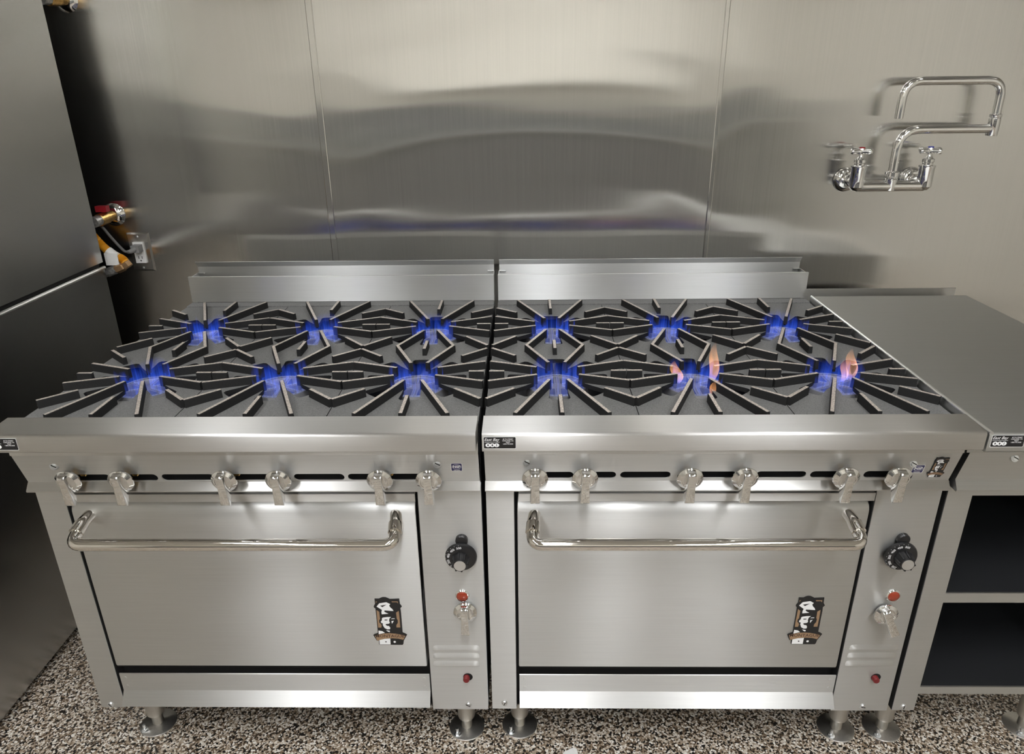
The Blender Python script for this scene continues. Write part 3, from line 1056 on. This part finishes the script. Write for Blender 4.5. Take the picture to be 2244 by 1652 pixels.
    for k in range(3):
        z = cfg['louv'][2] - 0.0228 * k
        xa, xb = cfg['louv'][0] - 0.001 * k, cfg['louv'][1] - 0.001 * k
        bm = nb()
        NX, NA = 20, 8
        g = []
        for i in range(NX + 1):
            u = i / NX
            x = xa + (xb - xa) * u
            e = min(1.0, min(u, 1 - u) / 0.13)
            e = math.sin(e * math.pi / 2) ** 0.8
            row = []
            for j in range(NA + 1):
                v = j / NA
                h = (math.sin(min(1.0, v / 0.8) * math.pi / 2) if v < 0.85 else (1 - v) / 0.15) * 0.0034 * e
                row.append(bm.verts.new((x, 0.0006 - h, z + 0.010 - 0.019 * v)))
            g.append(row)
        for i in range(NX):
            for j in range(NA):
                bm.faces.new((g[i][j], g[i][j + 1], g[i + 1][j + 1], g[i + 1][j]))
        put('louver', bm, ST_FRONT, st, smooth=60)
    rx, rz = cfg['red']
    bm = nb()
    lathe(bm, [(0.0110, 0.0), (0.0110, 0.0004)], (rx + 0.003, 0, rz), (0, -1, 0), 18, 1)
    lathe(bm, [(0.0074, 0.0), (0.0074, 0.010), (0.0060, 0.0120), (0.0, 0.0124)], (rx, 0, rz), (0, -1, 0), 16)
    put('reset_button', bm, [MAROON, BLACK], st, smooth=40, label='small maroon push button')
    screw(T, cfg['bscr'][0], 0, cfg['bscr'][1], 0.0062)
    screw(T, cfg['bscr'][2], 0, cfg['bscr'][3], 0.0062)
    # flue riser behind the grates
    bm = bbox(x0 + 0.001, x1 - 0.001, 0.820, 0.827, 0.9005, 0.978, w=0.003, seg=3)
    bg = put('flue_riser', bm, ST_GUARD, T, smooth=50)
    bm = nb()
    prism_x(bm, [(0.892, 0.89), (0.892, 0.992), (0.880, 1.0085), (0.8815, 1.0095), (0.8945, 0.994), (0.8945, 0.89)], x0 + 0.003, x1 - 0.003)
    put('riser_back', bm, ST_GUARD, bg)
    for a, b, c in ((x0 + 0.0015, x0 + 0.0035, x0 + 0.022), (x1 - 0.0035, x1 - 0.0015, x1 - 0.022)):
        bm = nb()
        box(bm, a, b, 0.8262, 0.8915, 0.89, 0.974)
        box(bm, min(a, c), max(b, c), 0.884, 0.8915, 0.972, 0.974)
        put('riser_side', bm, ST_GUARD, bg)
    put('riser_base', box(nb(), x0 + 0.003, x1 - 0.003, 0.8262, 0.8915, 0.886, 0.892), BLACKP, bg)
    put('rear_strip', bbox(x0 + 0.001, x1 - 0.001, 0.7795, 0.8195, 0.886, 0.8995, w=0.001), IRON, T)
    # three grates
    for c in range(3):
        cx = x0 + RW * (c + 0.5) / 3
        g = put('grate', PLATE_ME, None, T, (cx, 0, 0))
        for m in RIB_ME:
            put('rib', m, None, g, (cx, 0, 0))
        for yy in (FY, RY):
            b = put('burner', BURNER_ME, None, T, (cx, yy, 0))
            put('flame', flame_mesh(hash((c, yy > 0.3, x0 > 0)) % 1000), None, b, (cx, yy, 0))
            for (tc, tf, spec) in cfg.get('tongues', []):
                if tc == c and tf == (yy == FY):
                    for one in spec:
                        put('orange_flame', tongue_mesh([one]), None, b, (cx, yy, 0))
    for lx_, ly_ in ((0.0625, 0.090), (0.853, 0.083), (0.0625, 0.73), (0.853, 0.73)):
        leg(T, X(lx_), ly_, 0.153)
    return T


gas_range(-0.919, 'six-burner stainless gas range standing beside the dark oven stack, only blue flames',
          (-0.817, -0.712, -0.507, -0.400, -0.200, -0.104),
          [(-0.826, -0.745), (-0.735, -0.650), (-0.642, -0.535), (-0.515, -0.412), (-0.376, -0.275), (-0.268, -0.215), (-0.185, -0.120)],
          0.7905, dict(emb=(0.701, 0.410), sticker=(-0.972 + 0.055, -0.972 + 0.115, 0.8845, 0.9090), pscrews=((-0.845, 0.817), (-0.0865, 0.820)), nsf=(-0.0495, 0.811), dial=(-0.0505, 0.590), dturn=0.0,
                       lamp=(-0.053, 0.480), sw=(-0.047, 0.445), swturn=0.0, louv=(-0.126, -0.018, 0.334), red=(-0.052, 0.249), bscr=(-0.896, 0.161, -0.051, 0.164)))
gas_range(0.005, 'six-burner stainless gas range next to the open-shelf cabinet, two front burners showing orange flames',
          (0.104, 0.201, 0.404, 0.510, 0.704, 0.804),
          [(0.107, 0.180), (0.190, 0.264), (0.272, 0.371), (0.420, 0.500), (0.538, 0.636), (0.644, 0.735), (0.748, 0.806)],
          0.7945, dict(emb=(0.693, 0.414), sticker=(0.0085, 0.0685, 0.8845, 0.9090), pscrews=((0.088, 0.824), (0.834, 0.818)), nsf=(0.848, 0.803), small_emb=(0.885, 0.8085), dial=(0.860, 0.592), dturn=0.35,
                       lamp=(0.871, 0.481), sw=(0.858, 0.440), swturn=-0.42, louv=(0.801, 0.912, 0.338), red=(0.873, 0.251), bscr=(0.034, 0.170, 0.862, 0.163),
                       tongues=[(1, True, [(-0.040, -0.005, 0.885, 0.012, 0.050, -0.006, 0.01), (0.022, -0.070, 0.880, 0.014, 0.040, 0.012, 0.0), (0.036, 0.0, 0.885, 0.011, 0.085, 0.012, 0.03)]),
                                (2, True, [(0.040, 0.010, 0.885, 0.013, 0.065, 0.008, 0.025), (0.020, 0.0, 0.885, 0.008, 0.05, 0.004, 0.01)])]))

# ------------------------------------------------------------------ open-shelf cabinet beside the ranges
CX0, CX1 = 0.9225, 1.374
T = thing('shelf_cabinet', 'stainless worktop cabinet with open dark shelves beside the gas range', 'cabinet', ((CX0 + CX1) / 2, 0.4, 0))
bm = prism_x(nb(), [(-0.078, 0.9125), (-0.082, 0.9115), (-0.084, 0.909), (-0.084, 0.876), (-0.081, 0.873), (-0.036, 0.873), (-0.036, 0.847), (0.78, 0.86), (0.795, 0.895), (0.795, 0.9125)], CX0, CX1)
top = put('worktop', bm, ST_COUNTER, T, smooth=40)
put('worktop_hem', prism_y(nb(), [(CX0 + 0.0034 + 0.0038 * math.cos(a * math.pi / 8), 0.9115 + 0.0038 * math.sin(a * math.pi / 8)) for a in range(16)], -0.083, 0.795), ST_EDGE, top, smooth=60)
dealer_sticker(top, 0.9275, 0.9875, 0.8845, 0.9090, -0.0843)
put('rear_upstand', bbox(0.925, 1.374, 0.850, 0.853, 0.80, 0.9195, w=0.0008, seg=1), ST_GUARD, T)
bm = prism_x(nb(), [(-0.0345, 0.849), (-0.0115, 0.7745), (-0.024, 0.7570), (-0.022, 0.7525), (0.004, 0.7525), (0.004, 0.849)], 0.931, CX1)
ap = put('apron', bm, ST_FRONT, T)
screw(ap, 1.021, -0.0295, 0.832, 0.0068, -0.3)
for a, b in ((0.931, 0.981), (1.324, CX1)):
    s = put('stile', bbox(a, b, 0.0, 0.018, 0.152, 0.7525, w=0.0012), ST_FRONT, T)
screw(s.parent, 0.955, 0, 0.163, 0.0062)
put('edge_shade_strip', box(nb(), 0.9296, 0.9308, 0.0015, 0.030, 0.152, 0.7520), BLACK, T)  # added black strip, painted shade in the gap beside the range
put('rail', box(nb(), 0.981, 1.324, 0.004, 0.018, 0.727, 0.7525), ST_FRONT, T)
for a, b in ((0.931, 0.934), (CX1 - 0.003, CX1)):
    put('side_panel', box(nb(), a, b, 0.018, 0.79, 0.152, 0.848), GAPSHADE, T)
put('back_panel', box(nb(), 0.934, CX1 - 0.003, 0.780, 0.783, 0.152, 0.848), DARKIN, T)
for a, b in ((0.9345, 0.936), (CX1 - 0.005, CX1 - 0.0035)):
    put('inner_sheet', box(nb(), a, b, 0.019, 0.779, 0.157, 0.846), DARKIN, T)
for z0, z1 in ((0.462, 0.487), (0.202, 0.223)):
    bm = nb()
    box(bm, 0.981, 1.324, 0.0, 0.004, z0, z1)
    box(bm, 0.934, CX1 - 0.003, 0.004, 0.78, z1 - 0.005, z1 - 0.002)
    sh = put('shelf', bm, ST_FRONT, T)
    put('shelf_sheet', box(nb(), 0.936, CX1 - 0.005, 0.0045, 0.778, z1 - 0.0018, z1 - 0.0008), DARKIN, sh)
for lx, ly in ((0.972, 0.085), (1.325, 0.090), (0.972, 0.73), (1.325, 0.73)):
    leg(T, lx, ly, 0.153 if lx < 1 else 0.203)

# ------------------------------------------------------------------ stacked ovens on the left
OX0, OX1, OY0, OY1 = -2.13, -1.250, -0.14, 0.965
for nm, lab, z0, z1 in (('convection_oven', 'upper oven of the tall grey steel stack beside the range', 0.992, 1.93), ('convection_oven', 'lower oven of the stack, its dark steel side facing the range', 0.024, 0.980)):
    OY0 = 0.34 if z0 > 0.5 else -0.14
    t = thing(nm, lab, 'oven', ((OX0 + OX1) / 2, 0.4, z0), 'stacked convection ovens')
    put('body', bbox(OX0, OX1, OY0, OY1, z0, z1, w=0.003), ST_OVEN, t)
    if z0 < 0.5:
        bm = nb()
        prism_y(bm, [(OX1 + 0.0015 + 0.0046 * math.cos(a * math.pi / 8), 0.9745 + 0.0046 * math.sin(a * math.pi / 8)) for a in range(16)], OY0, OY1)
        put('top_hem', bm, ST_EDGE, t, smooth=60)
        for fx in (OX0 + 0.06, OX1 - 0.06):
            for fy in (OY0 + 0.06, OY1 - 0.06):
                put('foot', lathe(nb(), [(0.025, 0.0), (0.025, 0.02), (0.018, 0.025)], (fx, fy, 0), seg=16), BLACKP, t)
    else:
        put('plinth', box(nb(), OX0 + 0.01, OX1 - 0.008, OY0 + 0.01, OY1 - 0.01, 0.9805, 0.993), BLACK, t)
    for s, (a, b) in enumerate(((OX0 + 0.02, OX0 + 0.34), (OX0 + 0.345, OX0 + 0.665))):
        d = put('oven_door', bbox(a, b, OY0 - 0.035, OY0, z0 + 0.16, z1 - 0.08, w=0.004), ST_DOOR, t)
        hx = b - 0.03 if s == 0 else a + 0.03
        put('door_handle', tube(nb(), fillet([(hx, OY0 - 0.03, z0 + 0.3), (hx, OY0 - 0.09, z0 + 0.3), (hx, OY0 - 0.09, z1 - 0.2), (hx, OY0 - 0.03, z1 - 0.2)], 0.02, 4), 0.011, 10), POLISH, d, smooth=50)
    put('control_strip', bbox(OX0 + 0.68, OX1 - 0.01, OY0 - 0.02, OY0, z0 + 0.1, z1 - 0.06, w=0.003), ST_FRONT, t)

# ------------------------------------------------------------------ pot filler faucet on the back wall
T = thing('wall_faucet', 'chrome double-jointed pot filler faucet mounted on the steel wall', 'faucet', (1.2, WALL_Y, 1.206))
FYY = WALL_Y - 0.075
for fx, col in ((1.097, REDP), (1.301, BLUEP)):
    bm = nb()
    lathe(bm, [(0.037, 0.0), (0.036, 0.005), (0.027, 0.014), (0.022, 0.016)], (fx, WALL_Y + 0.002, 1.206), (0, -1, 0), 32)
    lathe(bm, [(0.020, 0.014), (0.020, 0.030), (0.017, 0.032)], (fx, WALL_Y + 0.002, 1.206), (0, -1, 0), 6)
    lathe(bm, [(0.015, 0.03), (0.015, 0.075)], (fx, WALL_Y + 0.002, 1.206), (0, -1, 0), 20)
    put('wall_flange', bm, CHROME, T, smooth=35)
    bm = nb()
    lathe(bm, [(0.0, -0.026), (0.013, -0.024), (0.0220, -0.014), (0.0220, 0.040), (0.0235, 0.043), (0.0235, 0.048), (0.015, 0.050), (0.015, 0.056), (0.017, 0.058), (0.017, 0.066), (0.010, 0.070), (0.007, 0.078), (0.007, 0.086), (0.0, 0.086)], (fx + 0.003, FYY, 1.208), (0, 0, 1), 24)
    vb = put('valve_body', bm, CHROME, T, smooth=40)
    bm = nb()
    for a in (0.35, 0.35 + math.pi / 2):
        d = Vector((math.cos(a), math.sin(a), 0))
        c = Vector((fx + 0.003, FYY, 1.299))
        tube(bm, [c - d * 0.040, c - d * 0.036, c - d * 0.014, c + d * 0.014, c + d * 0.036, c + d * 0.040], 0, 10, rad=[0.004, 0.0085, 0.0065, 0.0065, 0.0085, 0.004])
    lathe(bm, [(0.011, -0.008), (0.012, 0.002), (0.010, 0.008), (0.0, 0.009)], (fx + 0.003, FYY, 1.299), seg=18)
    hdl = put('cross_handle', bm, CHROME, vb, smooth=40)
    put('index_button', lathe(nb(), [(0.0085, 0.0), (0.008, 0.003), (0.0, 0.004)], (fx + 0.003, FYY, 1.3075), seg=16), col, hdl, smooth=50, label='red button' if col is REDP else 'blue button')
bm = nb()
tube(bm, [(1.103, FYY, 1.196), (1.303, FYY, 1.196)], 0.0165, 18)
tube(bm, [(1.106, FYY, 1.225), (1.122, FYY, 1.206), (1.150, FYY, 1.198)], 0.009, 12)
tube(bm, [(1.300, FYY, 1.225), (1.284, FYY, 1.206), (1.256, FYY, 1.198)], 0.009, 12)
lathe(bm, [(0.015, -0.013), (0.0165, -0.008), (0.0185, 0.020), (0.015, 0.023), (0.015, 0.027), (0.0205, 0.029), (0.0205, 0.041), (0.0135, 0.045)], (1.203, FYY, 1.196), seg=20)
put('mixing_body', bm, CHROME, T, smooth=40)
bm = nb()
tube(bm, fillet([(1.203, FYY, 1.235), (1.203, FYY, 1.359), (1.470, FYY, 1.359)], 0.062, 10), 0.0128, 18)
arm = put('lower_spout', bm, CHROME, T, smooth=50)
bm = nb()
lathe(bm, [(0.0150, -0.020), (0.0160, -0.018), (0.0160, 0.028), (0.0140, 0.030), (0.0165, 0.033), (0.0165, 0.040), (0.0130, 0.042)], (1.474, FYY, 1.359), seg=20)
put('swivel_joint', bm, CHROME, T, smooth=40)
bm = nb()
tube(bm, fillet([(1.474, FYY, 1.395), (1.474, FYY, 1.492), (1.192, FYY, 1.492), (1.192, FYY, 1.390)], 0.055, 10), 0.0120, 18)
put('upper_spout', bm, CHROME, T, smooth=50)

# ------------------------------------------------------------------ power outlet and services in the gap behind the ovens
T = thing('wall_outlet', 'stainless wall outlet plate with white receptacle behind the ovens', 'outlet', (-1.190, WALL_Y, 0.995))
bm = nb()
px0, px1, pz0, pz1 = -1.227, -1.150, 0.931, 1.061
a = [bm.verts.new(p) for p in ((px0, WALL_Y + 0.002, pz0), (px1, WALL_Y + 0.002, pz0), (px1, WALL_Y + 0.002, pz1), (px0, WALL_Y + 0.002, pz1))]
b = [bm.verts.new(p) for p in ((px0 + 0.006, WALL_Y - 0.006, pz0 + 0.006), (px1 - 0.006, WALL_Y - 0.006, pz0 + 0.006), (px1 - 0.006, WALL_Y - 0.006, pz1 - 0.006), (px0 + 0.006, WALL_Y - 0.006, pz1 - 0.006))]
for i in range(4):
    j = (i + 1) % 4
    bm.faces.new((a[i], a[j], b[j], b[i]))
bm.faces.new(b)
pl = put('cover_plate', bm, plain('plate_steel', (0.72, 0.70, 0.67, 1), 0.24, 1.0), T)
for zz in (0.944, 1.047):
    screw(pl, -1.1885, WALL_Y - 0.006, zz, 0.003)
bm = bev(box(nb(), -1.206, -1.172, WALL_Y - 0.012, WALL_Y - 0.004, 0.961, 1.030), 0.002)
for zz in (0.975, 1.013):
    for xx in (-1.195, -1.184):
        box(bm, xx, xx + 0.002, WALL_Y - 0.0124, WALL_Y - 0.0121, zz, zz + 0.009, 1)
    lathe(bm, [(0.0025, 0), (0.0025, 0.0004)], (-1.1885, WALL_Y - 0.0121, zz - 0.006), (0, -1, 0), 10, 1)
put('receptacle', bm, [CARDW, BLACK], T)

T = thing('power_cord', 'grey power cord and plug hanging in the outlet behind the ovens', 'power cord', (-1.19, 1.05, 1.01))
bm = bev(box(nb(), -1.2, -1.174, WALL_Y - 0.040, WALL_Y - 0.0115, 1.001, 1.024), 0.004)
tube(bm, [(-1.189, WALL_Y - 0.036, 1.012), (-1.197, WALL_Y - 0.052, 1.008), (-1.203, WALL_Y - 0.058, 1.008)], 0, 12, rad=[0.009, 0.007, 0.005])
put('plug', bm, GREYP, T, smooth=40)
bm = nb()
tube(bm, fillet([(-1.198, 1.034, 1.008), (-1.208, 1.028, 1.010), (-1.224, 1.028, 1.030), (-1.248, 1.028, 1.064), (-1.265, 1.028, 1.096), (-1.300, 1.030, 1.104), (-1.340, 1.035, 1.10)], 0.02, 6), 0.0042, 10)
put('cable', bm, CABLE, T, smooth=60)

T = thing('gas_hose', 'corrugated yellow gas hose with brass nut and paper tag', 'gas hose', (-1.2, 1.02, 0.97))
hp = fillet([(-1.306, 1.012, 1.082), (-1.290, 1.012, 1.066), (-1.266, 1.010, 1.032), (-1.238, 1.008, 1.006), (-1.208, 1.006, 0.992), (-1.198, 1.004, 0.978)], 0.03, 10)
fine = []
for p, q_ in zip(hp, hp[1:]):
    for k in range(4):
        fine.append(p.lerp(q_, k / 4))
fine.append(hp[-1])
bm = tube(nb(), fine, 0, 16, rad=[0.0125 + 0.0009 * math.sin(i * 2.1) for i in range(len(fine))])
put('hose', bm, YELLOW, T, smooth=70)
bm = nb()
tube(bm, [(-1.252, 1.009, 1.018), (-1.236, 1.008, 1.004), (-1.222, 1.007, 0.996)], 0.0150, 14)
box(bm, -1.256, -1.214, 0.990, 0.9915, 0.975, 1.014)
put('paper_tag', bm, PAPER, T, smooth=40)
bm = nb()
lathe(bm, [(0.013, -0.008), (0.0155, -0.006), (0.0155, 0.010), (0.013, 0.012)], (-1.197, 1.003, 0.976), (0.55, 0, -0.83), 6)
lathe(bm, [(0.0135, -0.004), (0.016, 0.0), (0.016, 0.024), (0.0135, 0.026)], (-1.208, 1.000, 0.970), (-0.93, -0.05, -0.36), 6)
put('hex_nut', bm, COPPERISH, T)
bm = nb()
tube(bm, [(-1.228, 0.999, 0.962), (-1.330, 0.995, 0.925)], 0.0125, 16)
tube(bm, [(-1.236, 0.999, 0.959), (-1.262, 0.998, 0.9495)], 0.0145, 16)
put('pipe_nipple', bm, GALV, T, smooth=50)


def gas_pipe(z, lab, handle):
    T = thing('gas_pipe', lab, 'pipe', (-1.256, WALL_Y, z), 'gas pipes coming through the wall')
    c = (-1.252, WALL_Y + 0.002, z)
    ax = (-0.10, -1, -0.06)
    bm = nb()
    lathe(bm, [(0.036, 0.0), (0.0365, 0.003), (0.030, 0.010), (0.026, 0.013), (0.018, 0.016)], c, (0, -1, 0), 32)
    put('escutcheon', bm, CHROME, T, smooth=40)
    bm = nb()
    lathe(bm, [(0.0165, 0.012), (0.0165, 0.040), (0.019, 0.042), (0.019, 0.078), (0.0165, 0.080)], c, ax, 18)
    put('brass_coupling', bm, BRASS, T, smooth=35)
    bm = nb()
    lathe(bm, [(0.0165, 0.078), (0.0165, 0.108)], c, ax, 18)
    tube(bm, [(-1.262, 0.985, z - 0.0065), (-1.275, 0.984, z - 0.007), (-1.30, 0.984, z - 0.007)], 0.0165, 16)
    put('pipe', bm, GALV, T, smooth=35)
    if handle:
        bm = bev(box(nb(), -1.275, -1.240, 1.030, 1.052, z + 0.018, z + 0.036), 0.004)
        box(bm, -1.2585, -1.2505, 1.037, 1.045, z + 0.010, z + 0.020)
        put('valve_handle', bm, REDP, T, label='red valve handle')


gas_pipe(1.119, 'brass gas pipe with red valve handle at the wall escutcheon', True)
gas_pipe(1.742, 'brass pipe entering the wall high above the red valve', False)

# ------------------------------------------------------------------ scrap of paper on the floor
bm = nb()
pts = [(0.160, -0.012), (0.212, -0.008), (0.206, 0.019), (0.196, 0.021), (0.176, 0.010)]
lo = [bm.verts.new((x, y, 0.0004)) for x, y in pts]
hi = [bm.verts.new((x, y, 0.0012 + 0.002 * random.random())) for x, y in pts]
for i in range(5):
    j = (i + 1) % 5
    bm.faces.new((lo[i], lo[j], hi[j], hi[i]))
bm.faces.new(lo)
bm.faces.new(hi)
tag(put('paper_scrap', bm, PAPER), 'torn scrap of white paper lying on the speckled floor', 'paper')
